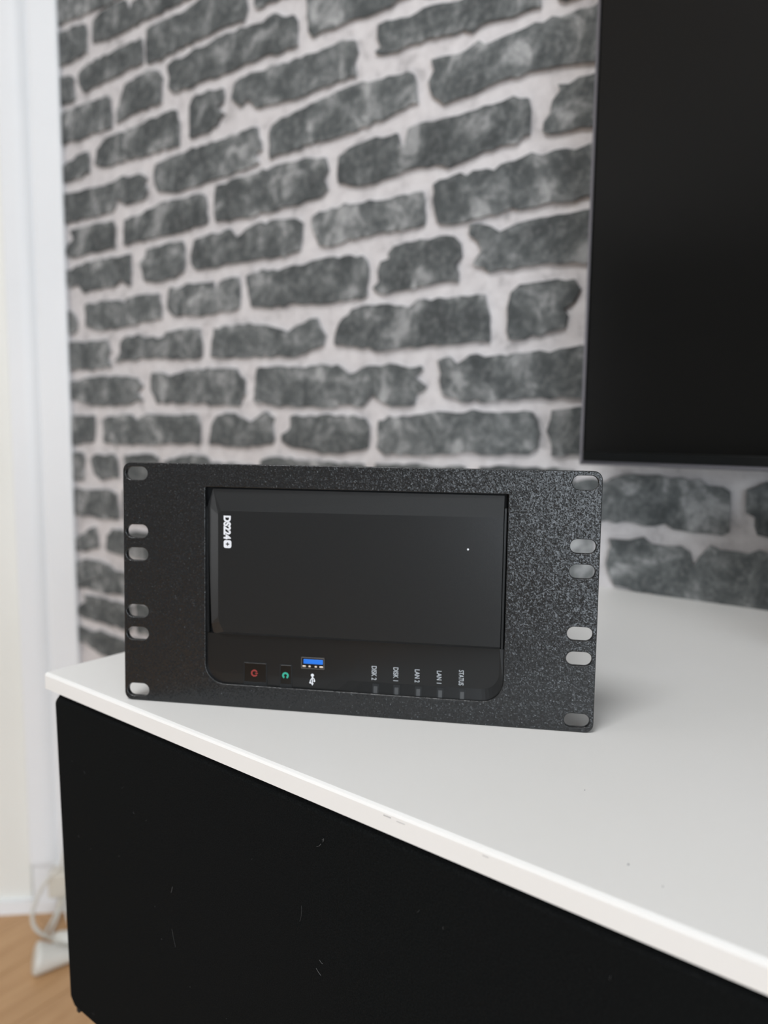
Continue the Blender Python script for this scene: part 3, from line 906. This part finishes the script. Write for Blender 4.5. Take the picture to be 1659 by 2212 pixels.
def strip_ring(x0, z0, x1, z1, r, wfun, seg=8, flat_top=False):
    pts = []
    arcs = []
    for cx, cz, a0 in ((x0 + r, z0 + r, 180), (x1 - r, z0 + r, 270)):
        arcs.append([(cx + r * math.cos(math.radians(a0 + 90 * k / seg)), cz + r * math.sin(math.radians(a0 + 90 * k / seg))) for k in range(seg + 1)])
    pts += arcs[0]
    pts += [(x0 + r + (x1 - x0 - 2 * r) * k / 18, z0) for k in range(1, 18)]
    pts += arcs[1]
    pts += [(x1, z1), (x0, z1)]
    return [(u, wfun(u, v), z1 if flat_top else v) for u, v in pts]


bm = bmesh.new()
IN = (0.0484, 0.0184, 0.2062, 0.0402, 0.0088)
add_rings(bm, [strip_ring(0.0466, 0.0112, 0.2094, 0.0402, 0.0108, lambda u, v: 6.4 * mm), strip_ring(0.0466, 0.0112, 0.2094, 0.0402, 0.0108, lambda u, v: W0 + .9 * mm),
               strip_ring(0.0476, 0.0124, 0.2082, 0.0402, 0.0102, lambda u, v: W0 + .25 * mm),
               strip_ring(*IN, lambda u, v: W0 - ridge(u) * (0.0402 - v) / 0.0218),
               strip_ring(*IN, lambda u, v: W0, flat_top=True)], True, False)
bmesh.ops.remove_doubles(bm, verts=bm.verts[:], dist=1e-6)
ctrl = obj('control_strip', bm, M['satin_black'], nas)


def strip_w(u, v):
    """depth of the strip surface (millimetres) under a point given in millimetres"""
    if v >= 18.4:
        return (W0 - ridge(u * mm) * (40.2 - v) / 21.8) / mm
    e = (W0 - ridge(u * mm)) / mm
    return e + (18.4 - v) / 6.0 * (W0 / mm + .25 - e)


# removable front cover with sloping edges
F = [(54.8, 50.0), (55.4, 46.5), (58.0, 41.5), (206.3, 41.5), (206.3, 108.0), (56.4, 107.3), (54.8, 105.3)]
O = [(51.0, 46.0), (52.3, 40.3), (54.5, 40.2), (206.4, 40.2), (206.4, 119.3), (52.0, 119.3), (48.9, 110.2)]
bm = bmesh.new()
wo, wf_ = 2.0 * mm, -0.5 * mm
add_rings(bm, [[tru(a * mm, b * mm, 6.4 * mm) for a, b in O], [tru(a * mm, b * mm, 2.1 * mm if b > 115 else (1.1 * mm if a < 51.5 and b < 50 else wo)) for a, b in O], [tru(a * mm, b * mm, wf_) for a, b in F]], True, True)
obj('front_cover', bm, M['matte_black'], nas)
a = tru(206.5 * mm, 40.6 * mm, 1.2 * mm)
b = tru(208.0 * mm, 113.0 * mm, 1.2 * mm)
obj('cover_edge', box((a[0], 1.2 * mm, a[2]), (b[0], 6.4 * mm, b[2]), 0.0003, 1), M['matte_black'], nas)
a = tru(48.2 * mm, 40.8 * mm, 2.6 * mm)
b = tru(49.6 * mm, 110.0 * mm, 2.6 * mm)
obj('cover_edge', box((a[0], 2.6 * mm, a[2]), (b[0], 6.4 * mm, b[2]), 0.0003, 1), M['satin_black'], nas)


def flat(bm, pts, w, d=0.00012):
    """small flat printed shape on the front, facing the viewer"""
    add_rings(bm, [[(u * mm, w, v * mm) for u, v in pts], [(u * mm, w - d, v * mm) for u, v in pts]], True, True)


def ring_arc(cu, cv, r0, r1, a0, a1, seg=20):
    out = [(cu + r1 * math.cos(math.radians(a0 + (a1 - a0) * k / seg)), cv + r1 * math.sin(math.radians(a0 + (a1 - a0) * k / seg))) for k in range(seg + 1)]
    out += [(cu + r0 * math.cos(math.radians(a1 + (a0 - a1) * k / seg)), cv + r0 * math.sin(math.radians(a1 + (a0 - a1) * k / seg))) for k in range(seg + 1)]
    return out


def button(name, u0, u1, v0, v1, label):
    bm = bmesh.new()
    add_box(bm, ((u0 - .45) * mm, W0 - .12 * mm, (v0 - .0) * mm), ((u1 + .45) * mm, 6 * mm, (v1 + .45) * mm))
    g = obj(name, bm, M['gap_dark'], nas)
    tag(g, label)
    bm = bmesh.new()
    y = W0 - .40 * mm
    vl = v0 + 2.1
    add_rings(bm, [[(u0 * mm, 6 * mm, vl * mm), (u1 * mm, 6 * mm, vl * mm), (u1 * mm, 6 * mm, v1 * mm), (u0 * mm, 6 * mm, v1 * mm)],
                   [(u0 * mm, y + .2 * mm, vl * mm), (u1 * mm, y + .2 * mm, vl * mm), (u1 * mm, y + .2 * mm, v1 * mm), (u0 * mm, y + .2 * mm, v1 * mm)],
                   [((u0 + .2) * mm, y, (vl + .1) * mm), ((u1 - .2) * mm, y, (vl + .1) * mm), ((u1 - .2) * mm, y, (v1 - .2) * mm), ((u0 + .2) * mm, y, (v1 - .2) * mm)]], True, True)
    obj('button_face', bm, M['button_black'], g)
    bm = bmesh.new()
    add_rings(bm, [[(u * mm, w * mm, v * mm) for w, v in ((6, v0), (W0 / mm + 1.0, v0), (W0 / mm - .25, vl), (6, vl))] for u in (u0 + .2, u1 - .2)], True, True)
    obj('button_lip', bm, M['lip_grey'], g)
    return g


def cor(u, v, w=W0):
    q = tru(u * mm, v * mm, w)
    return q[0] / mm, q[2] / mm


pu0, pv0 = cor(69.9, 12.9)
pu1, pv1 = cor(82.1, 25.4)
pwr = button('power_button', pu0, pu1, pv0, pv1, 'black power button with a red ring symbol')
icx, icy = cor(75.6, 19.9)
bm = bmesh.new()
flat(bm, ring_arc(icx, icy, 1.15, 1.95, 28, 332), W0 - .41 * mm)
flat(bm, [(icx + .5, icy - .28), (icx + 2.0, icy - .28), (icx + 2.0, icy + .28), (icx + .5, icy + .28)], W0 - .41 * mm)
obj('power_symbol', bm, M['print_red'], pwr)
cu0, cv0 = cor(90.2, 12.8)
cu1, cv1 = cor(96.1, 25.3)
cpy = button('copy_button', cu0, cu1, cv0, cv1, 'narrow black button with a green ring symbol')
icx, icy = cor(93.0, 19.7)
bm = bmesh.new()
flat(bm, ring_arc(icx, icy, 0.85, 1.85, -62, 242), W0 - .41 * mm)
obj('copy_symbol', bm, M['print_green'], cpy)
# USB port
u0, v0 = cor(101.2, 23.7)
u1, v1 = cor(114.7, 30.6)
bm = bmesh.new()
add_box(bm, (u0 * mm, W0 - .10 * mm, v0 * mm), (u1 * mm, 5 * mm, v1 * mm), 0.0003, 1)
usb = obj('usb_port', bm, M['button_black'], nas)
tag(usb, 'blue tongued USB socket with bright contacts')
outer = rounded_rect((u0 + .35) * mm, (v0 + .35) * mm, (u1 - .35) * mm, (v1 - .35) * mm, .0004, .0004, .0004, .0004, 3)
inner = rounded_rect((u0 + .8) * mm, (v0 + .8) * mm, (u1 - .8) * mm, (v1 - .8) * mm, .0003, .0003, .0003, .0003, 3)
bm = bmesh.new()
add_rings(bm, [[(a, W0 - .08 * mm, b) for a, b in outer], [(a, W0 - .28 * mm, b) for a, b in outer], [(a, W0 - .28 * mm, b) for a, b in inner], [(a, W0 - .08 * mm, b) for a, b in inner]], False, False)
obj('port_shell', bm, M['port_steel'], usb)
bm = bmesh.new()
add_box(bm, ((u0 + 1.5) * mm, W0 - .24 * mm, (v0 + 2.95) * mm), ((u1 - 1.1) * mm, 4 * mm, (v1 - 1.2) * mm), 0.0004, 2)
obj('port_tongue', bm, M['port_blue'], usb)
for c0, wd in ((103.2, 2.0), (106.2, 1.4), (109.6, 1.4), (112.6, 2.2)):
    cc, cz = cor(c0, 25.4)
    bm = bmesh.new()
    add_box(bm, ((cc - wd / 2) * mm, W0 - .32 * mm, (cz - .55) * mm), ((cc + wd / 2) * mm, W0 + .2 * mm, (cz + .45) * mm), 0.00025, 1)
    obj('contact', bm, M['contact'], usb)
# USB trident
tu, tv = cor(107.8, 20.7)
bm = bmesh.new()
w = W0 - .04 * mm
flat(bm, [(tu + .85 * math.cos(a), tv + .85 * math.sin(a)) for a in [2 * math.pi * k / 14 for k in range(14)]], w)
flat(bm, [(tu - .26, tv), (tu - .26, tv - 4.7), (tu + .26, tv - 4.7), (tu + .26, tv)], w - .00003)
flat(bm, [(tu - .75, tv - 4.4), (tu, tv - 5.6), (tu + .75, tv - 4.4)], w)
flat(bm, [(tu - .2, tv - 1.2), (tu - 1.35, tv - 2.9), (tu - 1.35, tv - 4.0), (tu - .9, tv - 4.0), (tu - .9, tv - 3.0), (tu - .2, tv - 1.9)], w)
flat(bm, [(tu - 1.6, tv - 4.5), (tu - .65, tv - 4.5), (tu - .65, tv - 3.7), (tu - 1.6, tv - 3.7)], w - .00003)
flat(bm, [(tu + .2, tv - .9), (tu + .2, tv - 1.5), (tu + .9, tv - 2.3), (tu + .9, tv - 3.1), (tu + 1.3, tv - 3.1), (tu + 1.3, tv - 2.1)], w)
flat(bm, [(tu + 1.1 + .5 * math.cos(a), tv - 3.1 + .5 * math.sin(a)) for a in [2 * math.pi * k / 10 for k in range(10)]], w - .00003)
obj('usb_symbol', bm, M['print_white'], nas)
# model lettering on the cover
WF = wf_ - .01 * mm
a, b = cor(57.9, 104.8, wf_), cor(62.0, 92.1, wf_)
obj('model_lettering', text_mesh('DS224', a[0] * mm, b[0] * mm, a[1] * mm, b[1] * mm, WF, bold=0.05), M['print_white'], nas)
a, b = cor(58.0, 91.6, wf_), cor(62.3, 87.4, wf_)
sq = rounded_rect(a[0] * mm, b[1] * mm, b[0] * mm, a[1] * mm, .001, .001, .001, .001, 5)
cx, cz = (a[0] + b[0]) / 2, (a[1] + b[1]) / 2
cr, ct = 1.0, 0.28
cross = [(cx - cr, cz - ct), (cx - ct, cz - ct), (cx - ct, cz - cr), (cx + ct, cz - cr), (cx + ct, cz - ct), (cx + cr, cz - ct), (cx + cr, cz + ct), (cx + ct, cz + ct), (cx + ct, cz + cr), (cx - ct, cz + cr), (cx - ct, cz + ct), (cx - cr, cz + ct)]
me = plate_mesh('plus_badge', [sq, [(q[0] * mm, q[1] * mm) for q in cross]], 0.00012, 0.00001)
me.transform(Matrix.Translation((0, WF - 0.00012, 0)))
obj('plus_badge', me, M['print_white'], nas)
# status lettering and light windows
for body, lu0, lu1, lv0, lv1, du in (('DISK 2', 139.6, 142.3, 27.3, 19.7, 142.0), ('DISK 1', 151.2, 153.9, 27.3, 19.9, 153.2), ('LAN 2', 162.6, 165.2, 26.9, 19.9, 164.7), ('LAN 1', 174.2, 176.7, 26.9, 20.1, 176.2), ('STATUS', 185.6, 188.2, 28.0, 19.9, 187.6)):
    a, b = cor(lu0, lv0, .4 * mm), cor(lu1, lv1, .4 * mm)
    obj('status_lettering', text_mesh(body, a[0] * mm, b[0] * mm, a[1] * mm, b[1] * mm, lambda u, v: (strip_w(u / mm, v / mm) - .14) * mm, bold=0.012), M['print_grey'], nas)
    du = cor(du, 15)[0]

    def slope(v):                                  # the strip's lower edge leans back
        return strip_w(du, v) * mm
    for nm, hw, va, vb, lift, mt in (('light_frame', 1.75, 17.6, 12.7, .10, M['gap_dark']), ('light_window', 1.0, 16.3, 12.7, .15, M['led_window'])):
        bm = bmesh.new()
        fr = [((du + sx * hw) * mm, slope(v) - lift * mm, v * mm) for sx, v in ((-1, vb), (1, vb), (1, va), (-1, va))]
        bk = [(q[0], q[1] + .3 * mm, q[2]) for q in fr]
        add_rings(bm, [bk, fr], True, True)
        obj(nm, bm, mt, nas)
# bright dust grain on the cover
q = tru(188.8 * mm, 91.3 * mm, wf_)
obj('dust_grain', lathe((q[0], q[1], q[2]), (q[0], q[1] - .0003, q[2]), [(0, .00055), (0.7, .0005), (1, .0002)], 8), M['print_white'], nas)

# ------------------------------------------------------------------ television on the wall
TX0, TX1, TZ0, TZ1, TY = -0.2663, 0.966, 0.1232, 0.825, 0.6356
tv = empty('television', ((TX0 + TX1) / 2, WY, TZ0))
tag(tv, 'large black flat television hung on the brick wall above the cabinet, screen off', 'television')
bm = bmesh.new()
fr_o = [(TX0, TZ0), (TX1, TZ0), (TX1, TZ1), (TX0, TZ1)]


def inset(lft, bot, rgt, tp, y):
    return [(TX0 + lft, y, TZ0 + bot), (TX1 - rgt, y, TZ0 + bot), (TX1 - rgt, y, TZ1 - tp), (TX0 + lft, y, TZ1 - tp)]


add_rings(bm, [inset(0.0008, 0.0008, 0.0008, 0.0008, TY + 0.013), inset(0, 0, 0, 0, TY + 0.012), inset(0, 0, 0, 0, TY + 0.0015), inset(0.0008, 0.0012, .0008, .0008, TY - 0.0005),
               inset(0.0034, 0.0030, .0034, .0034, TY - 0.0012), inset(0.0040, 0.0036, .0040, .0040, TY)], True, False)
part('metal_frame', bm, M['tv_metal'], tv)
bm = bmesh.new()
add_rings(bm, [inset(0.004, 0.0036, .004, .004, TY + 0.004), inset(0.004, 0.0036, .004, .004, TY - 0.0008), inset(0.0041, 0.0110, .0041, .0041, TY - 0.0018), inset(0.0041, 0.0118, .0041, .0041, TY + 0.0002)], False, False)
part('lower_bezel', bm, M['tv_black'], tv)
part('screen', box((TX0 + 0.004, TY, TZ0 + 0.0116), (TX1 - 0.004, TY + 0.006, TZ1 - 0.004)), M['screen_black'], tv)
part('rear_shell', box((TX0 + 0.003, TY + 0.006, TZ0 + 0.003), (TX1 - 0.003, TY + 0.0125, TZ1 - 0.003)), M['tv_back'], tv)
part('rear_housing', box((TX0 + 0.16, TY + 0.012, TZ0 + 0.05), (TX1 - 0.16, TY + 0.050, TZ1 - 0.20), 0.008, 2), M['tv_back'], tv)
part('wall_mount', box((0.20, TY + 0.050, TZ0 + 0.15), (0.50, WY, TZ0 + 0.42), 0.002, 1), M['tv_back'], tv)

# ------------------------------------------------------------------ soundbar under the television (its left end stops just outside the picture)
sb = empty('soundbar', (0.35, 0.63, 0.0))
tag(sb, 'black soundbar on the cabinet top below the television', 'soundbar')
part('body', box((-0.068, 0.560, 0.0), (0.772, 0.675, 0.104), 0.006, 3), M['tv_back'], sb)
part('grille', box((-0.060, 0.5585, 0.006), (0.764, 0.5615, 0.098), 0.001, 1), M['speaker_cloth'], sb)

# ------------------------------------------------------------------ cables and connectors on the floor by the door
def hang(s, z, t=0.10):
    return tuple(wpt(s, t, z))


cp = empty('extension_socket', (-1.135, 0.585, FZ))
tag(cp, 'white tapered cord socket lying on the floor beside the cabinet end', 'socket')
fa, fb = (-1.150, 0.557, FZ + 0.0252), (-1.124, 0.615, FZ + 0.010)
part('socket_body', lathe(fa, fb, [(0.0, 0.0215), (0.02, 0.0240), (0.06, 0.0252), (0.12, 0.0250), (0.55, 0.0165), (0.85, 0.0110), (1.0, 0.0090)], 28), M['white_plastic'], cp, True)
d = Vector(fb) - Vector(fa)
part('cord', tube([fb, Vector(fb) + d * .3 + Vector((0.01, 0, -.003)), (-1.075, 0.655, FZ + 0.0045), (-1.0, 0.67, FZ + 0.0045)], 0.0042, 8, 5), M['white_plastic'], cp, True)

lp = empty('looped_cable', wpt(0.04, 0.10, FZ))
tag(lp, 'white cable hanging in a wide loop in front of the white door casing', 'cable')
pts = [hang(0.000, -0.560), hang(0.012, -0.606), hang(0.030, -0.626), hang(0.046, -0.650), hang(0.058, -0.676), hang(0.064, -0.700), hang(0.061, -0.720), hang(0.050, -0.734), hang(0.034, -0.744), hang(0.014, -0.7505, 0.105), hang(-0.02, -0.7505, 0.118), hang(-0.045, -0.7505, 0.135)]
part('cord', tube(pts, 0.0033, 10, 6), M['white_plastic'], lp, True)

ad = empty('power_adapter', wpt(0.03, 0.012, -0.70))
tag(ad, 'cream power adapter plugged in low beside the cabinet, thin leads below it', 'adapter')


def wbox(s0, s1, t0, t1, z0, z1, bev):
    bm = box((s0, t0, z0), (s1, t1, z1), bev, 2)
    for v in bm.verts:
        s, t, z = v.co
        v.co = wpt(s, t, z)
    bmesh.ops.recalc_face_normals(bm, faces=bm.faces[:])
    return bm


part('adapter_body', wbox(0.022, 0.056, 0.012, 0.045, -0.706, -0.660, 0.004), M['cream_plastic'], ad)
part('lead_sleeve', tube([hang(0.036, -0.704, 0.030), hang(0.037, -0.716, 0.036), hang(0.038, -0.728, 0.044)], [0.0052, 0.005, 0.0036], 10, 4), M['cream_plastic'], ad, True)
part('lead', tube([hang(0.037, -0.724, 0.042), hang(0.045, -0.738, 0.060), hang(0.050, -0.748, 0.080), hang(0.044, -0.7515, 0.086), hang(0.02, -0.7515, 0.088), hang(-0.05, -0.7515, 0.084)], 0.0024, 8, 5), M['white_plastic'], ad, True)
part('lead', tube([hang(0.034, -0.722, 0.040), hang(0.038, -0.738, 0.058), hang(0.040, -0.749, 0.078), hang(0.03, -0.7515, 0.080), hang(0.01, -0.7515, 0.078), hang(-0.05, -0.7515, 0.074)], 0.0024, 8, 5), M['white_plastic'], ad, True)
part('lead', tube([hang(0.030, -0.704, 0.034), hang(0.026, -0.722, 0.044), hang(0.018, -0.738, 0.058), hang(0.004, -0.750, 0.066), hang(-0.05, -0.7515, 0.060)], 0.0024, 8, 5), M['white_plastic'], ad, True)

pg = empty('mains_plug', (-1.12, 0.615, FZ))
tag(pg, 'white mains plug lying on the floor behind the looped cable', 'plug')
pa, pb_ = (-1.174, 0.606, FZ + 0.017), (-1.118, 0.660, FZ + 0.017)
part('plug_body', lathe(pa, pb_, [(0, 0.0125), (0.05, 0.0155), (0.3, 0.0168), (0.7, 0.0160), (1.0, 0.0120)], 20), M['white_plastic'], pg, True)
part('cord', tube([pb_, (-1.10, 0.676, FZ + 0.010), (-1.07, 0.690, FZ + 0.0040), (-1.0, 0.694, FZ + 0.0040)], 0.0036, 8, 5), M['white_plastic'], pg, True)
